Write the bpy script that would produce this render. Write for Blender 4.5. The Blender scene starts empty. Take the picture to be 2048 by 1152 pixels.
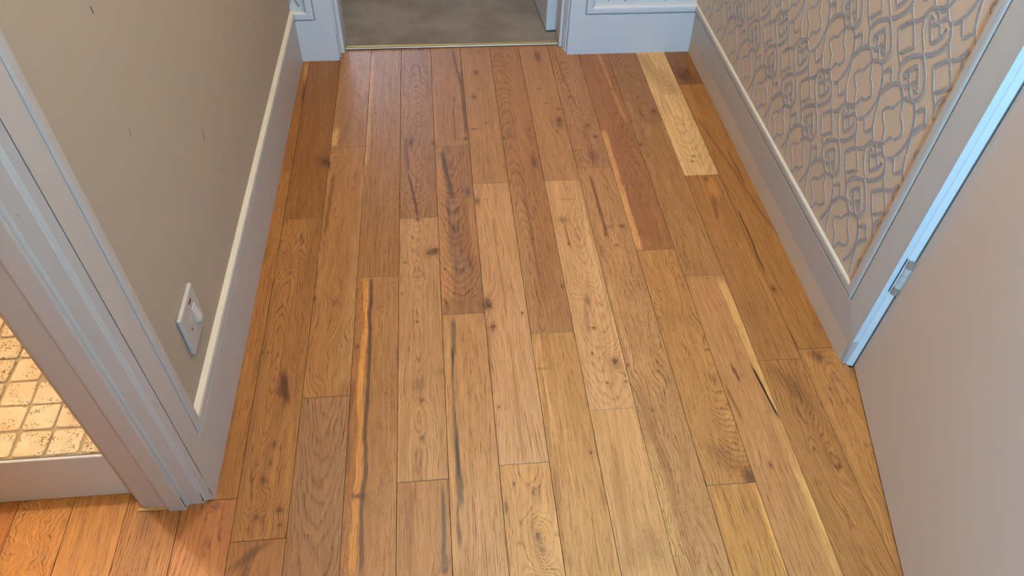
import bpy, bmesh, math, random
from mathutils import Vector, Matrix
random.seed(7)
U = 0.09                      # one oak board width in metres; plan dimensions below are in board widths
SC = bpy.context.scene
COL = SC.collection

# ---------------------------------------------------------------- camera, exposure, lights
def setup_view():
    cam = bpy.data.cameras.new('camera'); co = bpy.data.objects.new('camera', cam); COL.objects.link(co)
    cam.sensor_width = 36.0; cam.sensor_fit = 'HORIZONTAL'
    cam.lens = 36.0*CAM_F/2048.0; cam.clip_start = 0.02
    th, yaw, roll = CAM_PITCH, CAM_YAW, CAM_ROLL
    F = Vector((0, math.cos(th), -math.sin(th))); Up = Vector((0, math.sin(th), math.cos(th))); R = Vector((1, 0, 0))
    cr, sr = math.cos(roll), math.sin(roll)
    R2 = cr*R + sr*Up; U2 = -sr*R + cr*Up
    rz = Matrix.Rotation(yaw, 3, 'Z')
    R2, U2, F = rz @ R2, rz @ U2, rz @ F
    m = Matrix((R2, U2, -F)).transposed().to_4x4()
    m.translation = Vector((CAM_X*U, 0, CAM_H*U))
    co.matrix_world = m
    SC.camera = co
CAM_F, CAM_PITCH, CAM_YAW, CAM_ROLL, CAM_H, CAM_X = (1490.599071, 0.824112, -0.124182, 0.039297, 13.200642, 4.197972)
setup_view()
SC.view_settings.view_transform = 'Standard'; SC.view_settings.look = 'None'
SC.view_settings.gamma = 1.0; SC.view_settings.use_curve_mapping = False
SC.view_settings.exposure = 0.0
W = bpy.data.worlds.new('world'); SC.world = W; W.use_nodes = True
W.node_tree.nodes['Background'].inputs[0].default_value = (0.55, 0.68, 0.9, 1)
W.node_tree.nodes['Background'].inputs[1].default_value = 0.3
def lamp(name, kind, loc, power, col, size=0.1, size_y=None, rot=(0, 0, 0)):
    l = bpy.data.lights.new(name, kind); o = bpy.data.objects.new(name, l); COL.objects.link(o)
    l.energy = power; l.color = col; o.location = Vector(loc)*U; o.rotation_euler = rot
    if kind == 'AREA':
        l.shape = 'RECTANGLE'; l.size = size; l.size_y = size_y or size
    elif kind == 'POINT':
        l.shadow_soft_size = size
    return o
HALL_LAMP = lamp('hall_ceiling_lamp', 'POINT', (6.0, 16.2, 25.6), 54, (1.0, 0.84, 0.64), 0.07)
LAND_LAMP = lamp('landing_ceiling_lamp', 'POINT', (4.0, 0.5, 25.6), 27, (1.0, 0.85, 0.66), 0.12)
BATH_LAMP = lamp('bathroom_ceiling_lamp', 'POINT', (-6.2, 11.1, 25.6), 84, (1.0, 0.86, 0.66), 0.03)
DAY = lamp('landing_window_daylight', 'AREA', (7.4, -5.4, 13.0), 58, (0.13, 0.56, 1.0), 0.27, 1.3, (math.radians(90), 0, 0))
FAR = lamp('bedroom_window_daylight', 'AREA', (-2.0, 51.5, 15.0), 24, (0.62, 0.76, 1.0), 0.9, 1.3, (math.radians(-90), 0, 0))

# ---------------------------------------------------------------- node helpers
class NT:
    def __init__(self, tree):
        self.t = tree
    def n(self, typ, **kw):
        x = self.t.nodes.new(typ)
        for k, v in kw.items(): setattr(x, k, v)
        return x
    def put(self, sock, v):
        if isinstance(v, bpy.types.NodeSocket): self.t.links.new(v, sock)
        else:
            if sock.type == 'RGBA' and len(v) == 3: v = (*v, 1)
            sock.default_value = v
    def m(self, op, a, b=None, c=None, clamp=False):
        x = self.n('ShaderNodeMath', operation=op, use_clamp=clamp)
        self.put(x.inputs[0], a)
        if b is not None: self.put(x.inputs[1], b)
        if c is not None: self.put(x.inputs[2], c)
        return x.outputs[0]
    def ss(self, x, lo, hi):                              # smoothstep, lo/hi may be sockets
        y = self.n('ShaderNodeMapRange', interpolation_type='SMOOTHSTEP')
        self.put(y.inputs[0], x); self.put(y.inputs[1], lo); self.put(y.inputs[2], hi)
        return y.outputs[0]
    def vec(self, x, y, z=0.0):
        c = self.n('ShaderNodeCombineXYZ')
        for i, v in enumerate((x, y, z)): self.put(c.inputs[i], v)
        return c.outputs[0]
    def sep(self, v):
        s = self.n('ShaderNodeSeparateXYZ'); self.put(s.inputs[0], v); return s.outputs
    def vm(self, op, a, b):
        x = self.n('ShaderNodeVectorMath', operation=op); self.put(x.inputs[0], a); self.put(x.inputs[1], b)
        return x.outputs['Value'] if op in ('LENGTH', 'DISTANCE', 'DOT_PRODUCT') else x.outputs[0]
    def noise(self, v, scale=1.0, detail=2.0, rough=0.5, dist=0.0):
        x = self.n('ShaderNodeTexNoise'); self.put(x.inputs['Vector'], v)
        x.inputs['Scale'].default_value = scale; x.inputs['Detail'].default_value = detail
        x.inputs['Roughness'].default_value = rough; x.inputs['Distortion'].default_value = dist
        return x.outputs['Fac']
    def mix(self, f, a, b, blend='MIX'):
        x = self.n('ShaderNodeMix', data_type='RGBA', blend_type=blend)
        self.put(x.inputs[0], f); self.put(x.inputs[6], a); self.put(x.inputs[7], b)
        return x.outputs[2]
def lin(c):
    f = lambda v: v/12.92 if v <= 0.04045 else ((v+0.055)/1.055)**2.4
    return tuple(f(v/255.0) for v in c)
def group(name, ins, outs):
    g = bpy.data.node_groups.new(name, 'ShaderNodeTree')
    for nm, typ in ins: g.interface.new_socket(nm, in_out='INPUT', socket_type=typ)
    for nm, typ in outs: g.interface.new_socket(nm, in_out='OUTPUT', socket_type=typ)
    a = g.nodes.new('NodeGroupInput'); b = g.nodes.new('NodeGroupOutput')
    return g, NT(g), a.outputs, b.inputs
FL, VE, CO = 'NodeSocketFloat', 'NodeSocketVector', 'NodeSocketColor'
def put_out(nt, sock, v): nt.t.links.new(v, sock)

def make_knot_group():
    g, t, i, o = group('oak_knot', [('P', VE), ('C', VE), ('R', VE), ('Warp', FL)], [('Core', FL), ('Halo', FL), ('W', FL)])
    q = t.vm('MULTIPLY', t.vm('SUBTRACT', i['P'], i['C']), i['R'])
    q = t.vm('MULTIPLY', q, (1, 1, 0))
    d = t.vm('LENGTH', q, (0, 0, 0))
    n = t.noise(i['P'], 14.0, 2.0, 0.6)
    dn = t.m('ADD', d, t.m('MULTIPLY', t.m('SUBTRACT', n, 0.5), 1.3))
    core = t.m('SUBTRACT', 1.0, t.ss(dn, 0.25, 1.05))
    halo = t.m('SUBTRACT', 1.0, t.ss(dn, 0.3, 2.3))
    w = t.m('MULTIPLY', i['Warp'], t.m('EXPONENT', t.m('MULTIPLY', t.m('MULTIPLY', d, d), -0.16)))
    put_out(t, o['Core'], core); put_out(t, o['Halo'], halo); put_out(t, o['W'], w)
    return g
def make_streak_group():
    g, t, i, o = group('oak_streak', [('P', VE), ('U0', FL), ('U1', FL), ('V0', FL), ('Slope', FL), ('Width', FL), ('Wobble', FL), ('Soft', FL), ('Seed', FL)], [('Mask', FL)])
    s = t.sep(i['P'])
    um = t.m('MULTIPLY', t.m('ADD', i['U0'], i['U1']), 0.5)
    n1 = t.noise(t.vec(t.m('MULTIPLY', s[0], 0.55), i['Seed'], 0.0), 1.0, 3.0, 0.55)
    c = t.m('ADD', i['V0'], t.m('MULTIPLY', i['Slope'], t.m('SUBTRACT', s[0], um)))
    c = t.m('ADD', c, t.m('MULTIPLY', i['Wobble'], t.m('MULTIPLY', t.m('SUBTRACT', n1, 0.5), 1.6)))
    e = t.m('ABSOLUTE', t.m('SUBTRACT', s[1], c))
    n2 = t.noise(t.vec(t.m('MULTIPLY', s[0], 1.6), t.m('MULTIPLY', s[1], 14.0), i['Seed']), 1.0, 3.0, 0.6)
    hw = t.m('MULTIPLY', i['Width'], t.m('ADD', 0.35, t.m('MULTIPLY', n2, 1.3)))
    m = t.m('SUBTRACT', 1.0, t.ss(e, t.m('MULTIPLY', hw, t.m('SUBTRACT', 1.0, i['Soft'])), t.m('MULTIPLY', hw, t.m('ADD', 1.0, i['Soft']))))
    e0 = t.ss(s[0], t.m('SUBTRACT', i['U0'], 0.1), t.m('ADD', i['U0'], 0.25))
    e1 = t.m('SUBTRACT', 1.0, t.ss(s[0], t.m('SUBTRACT', i['U1'], 0.25), t.m('ADD', i['U1'], 0.1)))
    put_out(t, o['Mask'], t.m('MULTIPLY', m, t.m('MULTIPLY', e0, e1)))
    return g
def make_wood_group():
    names = ['Y0', 'D0', 'DS', 'DN', 'Freq', 'C', 'Fleck', 'Pore', 'Wavy', 'Zig', 'Seed', 'KW']
    g, t, i, o = group('oak_grain', [('P', VE)]+[(k, FL) for k in names], [('Tint', CO), ('Height', FL)])
    s = t.sep(i['P']); u, v = s[0], s[1]; seed = i['Seed']
    n1 = t.noise(t.vec(t.m('MULTIPLY', u, 0.42), t.m('MULTIPLY', v, 1.0), seed), 1.0, 2.0, 0.5)
    zz = t.noise(t.vec(t.m('MULTIPLY', u, 5.0), t.m('MULTIPLY', v, 3.5), seed), 1.0, 1.0, 0.5)
    n3 = t.noise(t.vec(t.m('MULTIPLY', u, 2.2), t.m('MULTIPLY', v, 7.0), seed), 1.0, 3.0, 0.6)
    wv = t.m('ADD', v, t.m('MULTIPLY', i['Wavy'], t.m('MULTIPLY', t.m('SUBTRACT', n1, 0.5), 2.0)))
    wv = t.m('ADD', wv, t.m('MULTIPLY', i['Zig'], t.m('MULTIPLY', t.m('SUBTRACT', zz, 0.5), 0.8)))
    nd = t.noise(t.vec(t.m('MULTIPLY', u, 0.45), 0.0, t.m('ADD', seed, 3.3)), 1.0, 2.0, 0.5)
    d = t.m('ADD', i['D0'], t.m('ADD', t.m('MULTIPLY', i['DS'], u), t.m('MULTIPLY', i['DN'], t.m('SUBTRACT', nd, 0.5))))
    dv = t.m('SUBTRACT', wv, i['Y0'])
    R = t.m('SQRT', t.m('ADD', t.m('ADD', t.m('MULTIPLY', dv, dv), t.m('MULTIPLY', d, d)), 0.002))
    R = t.m('ADD', R, i['KW'])
    ph = t.m('ADD', t.m('MULTIPLY', R, t.m('MULTIPLY', i['Freq'], 2.4)), t.m('MULTIPLY', t.m('SUBTRACT', n3, 0.5), 1.5))
    ph = t.m('ADD', ph, seed)
    f = t.m('FRACT', ph)
    ring = t.m('MULTIPLY', t.ss(f, 0.0, 0.12), t.m('SUBTRACT', 1.0, t.ss(f, 0.10, 0.58)))
    vary = t.noise(t.vec(t.m('FLOOR', ph), seed, t.m('MULTIPLY', u, 0.2)), 3.1, 0.0)
    ring = t.m('MULTIPLY', ring, t.m('ADD', 0.25, t.m('MULTIPLY', vary, 1.4)))
    # pores: short dark dashes that follow the ring direction (sheared with the warp), in two sizes
    pv = t.m('ADD', wv, t.m('MULTIPLY', i['KW'], 0.8))
    pn = t.noise(t.vec(t.m('MULTIPLY', u, 3.0), t.m('MULTIPLY', pv, 56.0), seed), 1.0, 2.0, 0.55)
    pn2 = t.noise(t.vec(t.m('MULTIPLY', u, 1.5), t.m('MULTIPLY', pv, 31.0), t.m('ADD', seed, 4.0)), 1.0, 2.0, 0.6)
    pore = t.m('ADD', t.ss(pn, 0.52, 0.66), t.m('MULTIPLY', t.ss(pn2, 0.54, 0.68), 0.8))
    pore = t.m('MULTIPLY', pore, t.m('ADD', 0.35, t.m('MULTIPLY', ring, 1.0)))
    fine = t.noise(t.vec(t.m('MULTIPLY', u, 0.8), t.m('MULTIPLY', pv, 20.0), t.m('ADD', seed, 9.0)), 1.0, 4.0, 0.65)
    # ray flecks
    fk = t.noise(t.vec(t.m('MULTIPLY', u, 7.0), t.m('MULTIPLY', v, 13.0), seed), 1.0, 1.5, 0.5, 1.2)
    flp = t.noise(t.vec(t.m('MULTIPLY', u, 0.5), t.m('MULTIPLY', v, 1.6), t.m('ADD', seed, 5.0)), 1.0, 1.0)
    fl = t.m('MULTIPLY', t.m('MULTIPLY', t.ss(fk, 0.55, 0.66), t.ss(flp, 0.42, 0.58)), i['Fleck'])
    tone = t.noise(t.vec(t.m('MULTIPLY', u, 0.35), t.m('MULTIPLY', v, 2.2), t.m('ADD', seed, 7.0)), 1.0, 3.0, 0.55)
    band = t.noise(t.vec(t.m('MULTIPLY', u, 0.07), t.m('MULTIPLY', pv, 6.5), t.m('ADD', seed, 2.0)), 1.0, 3.0, 0.6)
    k = t.m('MULTIPLY', ring, t.m('MULTIPLY', i['C'], 0.44))
    k = t.m('ADD', k, t.m('MULTIPLY', pore, t.m('MULTIPLY', i['Pore'], 0.7)))
    k = t.m('ADD', k, t.m('MULTIPLY', fl, 0.40))
    k = t.m('ADD', k, t.m('MULTIPLY', t.m('SUBTRACT', fine, 0.53), 1.3))
    k = t.m('ADD', k, t.m('MULTIPLY', t.m('SUBTRACT', tone, 0.5), 0.55))
    k = t.m('ADD', k, t.m('MULTIPLY', t.m('SUBTRACT', band, 0.5), 0.5))
    lo = t.mix(t.m('MULTIPLY', k, -1.0, clamp=True), (1.0, 1.0, 1.0), (1.75, 1.85, 1.95))
    hi = t.mix(t.m('MULTIPLY', k, 1.0, clamp=True), lo, (0.36, 0.27, 0.20))
    put_out(t, o['Tint'], hi)
    h = t.m('ADD', t.m('MULTIPLY', pore, -0.6), t.m('ADD', t.m('MULTIPLY', ring, -0.35), t.m('MULTIPLY', fl, 0.5)))
    put_out(t, o['Height'], h)
    return g
KNOT, STREAK, OAK = make_knot_group(), make_streak_group(), make_wood_group()

def new_mat(name):
    m = bpy.data.materials.new(name); m.use_nodes = True
    t = NT(m.node_tree); b = m.node_tree.nodes['Principled BSDF']
    return m, t, b
def gset(t, grp, **kw):
    x = t.n('ShaderNodeGroup'); x.node_tree = grp
    for k, v in kw.items(): t.put(x.inputs[k], v)
    return x
OAK_GAIN = (0.88, 0.82, 0.67)
def oak_material(idx, col, G, knots, streaks):
    m, t, b = new_mat('oiled_oak_%d' % idx)
    tc = t.n('ShaderNodeTexCoord')
    s3 = t.sep(tc.outputs['Object'])
    P = t.vec(t.m('MULTIPLY', s3[1], 1/U), t.m('MULTIPLY', s3[0], 1/U), 0.0)
    rnd = random.Random(idx*13+5)
    ks = []
    kw = 0.0
    for (ku, kv, ru, rv, dk, wp) in knots:
        kn = gset(t, KNOT, P=P, C=(ku, kv, 0), R=(1/ru, 1/rv, 0), Warp=wp*0.45)
        kw = t.m('ADD', kw, kn.outputs['W']); ks.append((kn, dk))
    wd = gset(t, OAK, P=P, Y0=G[0], D0=G[1], DS=G[2], DN=G[3], Freq=G[4], C=G[5], Fleck=G[6], Pore=G[7], Wavy=G[8], Zig=G[9],
              Seed=rnd.uniform(0, 40), KW=kw)
    base = tuple(v*g for v, g in zip(lin(col), OAK_GAIN))
    c = t.mix(0.0, base, base)
    for j, (u0, u1, v0, sl, w, sc, st, wb, so) in enumerate(streaks):
        sk = gset(t, STREAK, P=P, U0=u0, U1=u1, V0=v0, Slope=sl, Width=w, Wobble=wb, Soft=so, Seed=rnd.uniform(0, 20))
        sb = tuple(v*g for v, g in zip(lin(sc), OAK_GAIN))
        c = t.mix(t.m('MULTIPLY', sk.outputs[0], st), c, sb)
    c = t.mix(1.0, c, wd.outputs['Tint'], 'MULTIPLY')
    for kn, dk in ks:
        c = t.mix(t.m('MULTIPLY', kn.outputs['Halo'], 0.42*dk), c, t.mix(1.0, c, (0.50, 0.34, 0.21), 'MULTIPLY'))
        c = t.mix(t.m('MULTIPLY', kn.outputs['Core'], 0.86*dk), c, (0.060, 0.026, 0.010))
    t.put(b.inputs['Base Color'], c)
    b.inputs['Roughness'].default_value = 0.36
    b.inputs['Specular IOR Level'].default_value = 0.34
    bp = t.n('ShaderNodeBump'); bp.inputs['Strength'].default_value = 0.35; bp.inputs['Distance'].default_value = 0.0006
    t.put(bp.inputs['Height'], wd.outputs['Height']); t.put(b.inputs['Normal'], bp.outputs[0])
    return m
def paint(name, col, rough=0.5, spot=0.0, bump=0.15, dirt=(0.25, 0.19, 0.14)):
    m, t, b = new_mat(name)
    tc = t.n('ShaderNodeTexCoord').outputs['Object']
    n = t.noise(tc, 6.0, 4.0, 0.6)
    c = t.mix(t.m('MULTIPLY', t.m('SUBTRACT', n, 0.5), 0.35, clamp=True), col, tuple(v*0.8 for v in col))
    if spot:
        sp = t.ss(t.noise(tc, 38.0, 3.0, 0.6), 0.70, 0.76)
        ar = t.ss(t.noise(tc, 7.0, 2.0), 0.52, 0.62)
        c = t.mix(t.m('MULTIPLY', t.m('MULTIPLY', sp, ar), spot), c, dirt)
    t.put(b.inputs['Base Color'], c)
    b.inputs['Roughness'].default_value = rough
    bp = t.n('ShaderNodeBump'); bp.inputs['Strength'].default_value = bump; bp.inputs['Distance'].default_value = 0.001
    t.put(bp.inputs['Height'], t.noise(tc, 160.0, 3.0, 0.6)); t.put(b.inputs['Normal'], bp.outputs[0])
    return m
def plain(name, col, rough=0.5, metal=0.0, nscale=40.0, namp=0.15):
    m, t, b = new_mat(name)
    tc = t.n('ShaderNodeTexCoord').outputs['Object']
    n = t.noise(tc, nscale, 3.0, 0.6)
    t.put(b.inputs['Base Color'], t.mix(t.m('MULTIPLY', n, namp*2), col, tuple(v*0.55 for v in col)))
    b.inputs['Roughness'].default_value = rough; b.inputs['Metallic'].default_value = metal
    return m
M_GAP = plain('dark_gap', (0.02, 0.012, 0.007), 0.9)
M_WALL = paint('mushroom_wall', (0.37, 0.284, 0.20), 0.75, 0.0, 0.2)
M_CREAM = paint('cream_wall', (0.75, 0.62, 0.42), 0.7)
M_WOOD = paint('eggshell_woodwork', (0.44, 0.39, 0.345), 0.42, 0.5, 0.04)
M_WOOD2_LIT = paint('daylit_doorway_paint', (0.50, 0.455, 0.41), 0.42, 0.6, 0.04)  # lighter copy of the woodwork paint, daylight on the doorway mixed into it
M_WOODFAR_LIT = paint('daylit_far_woodwork', (0.53, 0.52, 0.51), 0.42, 0.6, 0.04)  # same woodwork paint, whitened for the daylight falling on the end wall
M_DOOR = paint('mushroom_door', (0.53, 0.445, 0.375), 0.5, 0.15, 0.15)
M_CEIL = paint('white_ceiling', (0.8, 0.79, 0.77), 0.8)
M_PAPER = paint('tan_wallpaper', (0.53, 0.395, 0.28), 0.6, 0.0, 0.04)
M_PAPER2 = paint('pale_wallpaper', (0.56, 0.53, 0.50), 0.6)
M_RAW = plain('bare_pine', (0.45, 0.27, 0.10), 0.6)
M_BRASS = plain('brass', (0.40, 0.27, 0.09), 0.5, 0.6)
M_STEEL = plain('painted_steel', (0.60, 0.59, 0.57), 0.4, 0.3)
M_STEEL2 = plain('worn_steel', (0.42, 0.37, 0.30), 0.5, 0.4, 90, .4)
M_PLASTIC = plain('white_plastic', (0.44, 0.39, 0.345), 0.35, 0, 20, .03)
M_PLASTIC2 = plain('whiter_plastic', (0.52, 0.48, 0.44), 0.35, 0, 20, .03)
M_NEON = plain('red_neon', (0.16, 0.012, 0.008), 0.25, 0, 20, .05)
M_DARK = plain('dark_slot', (0.03, 0.025, 0.02), 0.6)
M_GROUT = plain('sandy_grout', (0.40, 0.30, 0.17), 0.9, 0, 60, .2)
def glitter():
    m, t, b = new_mat('silver_glitter')
    tc = t.n('ShaderNodeTexCoord').outputs['Object']
    v = t.n('ShaderNodeTexVoronoi'); t.put(v.inputs['Vector'], tc); v.inputs['Scale'].default_value = 1100.0
    s = t.sep(v.outputs['Color'])
    c = t.mix(s[0], (0.22, 0.20, 0.195), (0.36, 0.34, 0.34))
    c = t.mix(t.ss(s[1], 0.965, 0.985), c, (0.8, 0.78, 0.75))
    t.put(b.inputs['Base Color'], c); b.inputs['Roughness'].default_value = 0.45; b.inputs['Metallic'].default_value = 0.0
    return m
M_GLITTER = glitter()
def carpet():
    m, t, b = new_mat('carpet_pile')
    tc = t.n('ShaderNodeTexCoord').outputs['Object']
    n = t.noise(tc, 5.0, 3.0, 0.6); f = t.noise(tc, 420.0, 2.0, 0.7)
    c = t.mix(t.ss(n, 0.35, 0.65), (0.17, 0.14, 0.105), (0.26, 0.22, 0.17))
    c = t.mix(t.m('MULTIPLY', f, 0.6), c, (0.12, 0.10, 0.075))
    t.put(b.inputs['Base Color'], c); b.inputs['Roughness'].default_value = 0.95; b.inputs['Specular IOR Level'].default_value = 0.1
    bp = t.n('ShaderNodeBump'); bp.inputs['Strength'].default_value = 0.6; bp.inputs['Distance'].default_value = 0.003
    t.put(bp.inputs['Height'], f); t.put(b.inputs['Normal'], bp.outputs[0])
    return m
M_CARPET = carpet()
def travertine(idx, col, pits):
    m, t, b = new_mat('tumbled_stone_%d' % idx)
    g = t.n('ShaderNodeNewGeometry').outputs['Position']
    n = t.noise(g, 22.0, 4.0, 0.6)
    c = t.mix(t.ss(n, 0.35, 0.7), col, tuple(v*w for v, w in zip(col, (0.86, 0.80, 0.70))))
    p = t.noise(t.vm('MULTIPLY', g, (1.0, 1.0, 1.0)), 340.0, 2.0, 0.55, 0.4)
    a = t.noise(g, 45.0, 2.0)
    pit = t.m('MULTIPLY', t.ss(p, 0.56, 0.60), t.ss(a, pits, pits+0.12))
    c = t.mix(t.m('MULTIPLY', pit, 0.95), c, (0.17, 0.105, 0.04))
    t.put(b.inputs['Base Color'], c); b.inputs['Roughness'].default_value = 0.6
    bp = t.n('ShaderNodeBump'); bp.inputs['Strength'].default_value = 0.6; bp.inputs['Distance'].default_value = 0.001
    t.put(bp.inputs['Height'], t.m('MULTIPLY', pit, -1.0)); t.put(b.inputs['Normal'], bp.outputs[0])
    return m
M_TILES = [travertine(0, (0.636, 0.490, 0.310), 0.40), travertine(1, (0.674, 0.535, 0.356), 0.46), travertine(2, (0.597, 0.461, 0.284), 0.34), travertine(3, (0.655, 0.520, 0.361), 0.42), travertine(4, (0.684, 0.535, 0.346), 0.5)]
M_STROKE_GLINT = plain('stroke_highlight', (0.50, 0.41, 0.32), 0.5, 0, 30, .05)  # painted highlight for the upper, viewer-side flank of each wallpaper stroke
M_LAMPLIT_CREAM = paint('lamplit_cream_edge', (0.56, 0.47, 0.34), 0.55, 0.3)  # cream edge paint with the ceiling lamp's warm light mixed into the colour
M_WHITE_DAYLIT = paint('daylit_white_paint', (0.62, 0.62, 0.62), 0.35, 0.3, 0.04)  # woodwork made whiter so the door edge and riser look daylit
M_CHIP = plain('bare_paint_chip', (0.10, 0.07, 0.045), 0.8)

# ---------------------------------------------------------------- mesh helpers
def link(name, bm, mat, parent=None, loc=(0, 0, 0), smooth=False, recalc=True):
    if recalc: bmesh.ops.recalc_face_normals(bm, faces=bm.faces)
    me = bpy.data.meshes.new(name); bm.to_mesh(me); bm.free()
    me.materials.append(mat)
    if smooth:
        for p in me.polygons: p.use_smooth = True
    o = bpy.data.objects.new(name, me); COL.objects.link(o)
    o.location = loc
    if parent: o.parent = parent
    return o
def box(bm, x0, x1, y0, y1, z0, z1, bev=0.0, seg=1):
    """box given in board widths"""
    vs = [bm.verts.new((x*U, y*U, z*U)) for x in (x0, x1) for y in (y0, y1) for z in (z0, z1)]
    fs = [bm.faces.new([vs[i] for i in q]) for q in ((0, 1, 3, 2), (4, 6, 7, 5), (0, 4, 5, 1), (2, 3, 7, 6), (0, 2, 6, 4), (1, 5, 7, 3))]
    if bev:
        es = list({e for f in fs for e in f.edges})
        bmesh.ops.bevel(bm, geom=es, offset=bev*U, segments=seg, affect='EDGES', profile=0.5)
def prism(bm, pts, z0, z1):
    """vertical prism over a plan polygon"""
    a = [bm.verts.new((x*U, y*U, z0*U)) for x, y in pts]; b = [bm.verts.new((x*U, y*U, z1*U)) for x, y in pts]
    n = len(pts)
    for k in range(n): bm.faces.new((a[k], a[(k+1) % n], b[(k+1) % n], b[k]))
    bm.faces.new(a[::-1]); bm.faces.new(b)
def molding(bm, prof, start, end, cream=False):
    """strip with a profile of (height, depth) points; start/end give a world point for (a, t)"""
    n = len(prof)
    rows = []
    for (a, t) in prof:
        rows.append((bm.verts.new(Vector(start(a, t))*U), bm.verts.new(Vector(end(a, t))*U),
                     bm.verts.new(Vector(start(a, 0))*U), bm.verts.new(Vector(end(a, 0))*U)))
    for k in range(n-1):
        p, q = rows[k], rows[k+1]
        f = bm.faces.new((p[0], p[1], q[1], q[0]))
        if prof[k][0] > 1.64 and cream: f.material_index = 1  # sloped top faces take the cream with lamp light painted in
        if prof[k][1] > 0 or prof[k+1][1] > 0:
            for j in (0, 1):
                try: bm.faces.new((p[j], q[j], q[j+2], p[j+2]))
                except ValueError: pass
def tag(o, label=None, cat=None, grp=None, kind=None):
    if label: o['label'] = label
    if cat: o['category'] = cat
    if grp: o['group'] = grp
    if kind: o['kind'] = kind
    return o
def struct(name, bm, mat, label, **kw):
    return tag(link(name, bm, mat, **kw), label, None, None, 'structure')
def empty(name, loc, rz=0.0):
    o = bpy.data.objects.new(name, None); COL.objects.link(o); o.location = Vector(loc)*U; o.rotation_euler = (0, 0, rz)
    o.empty_display_size = 0.05
    return o

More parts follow.
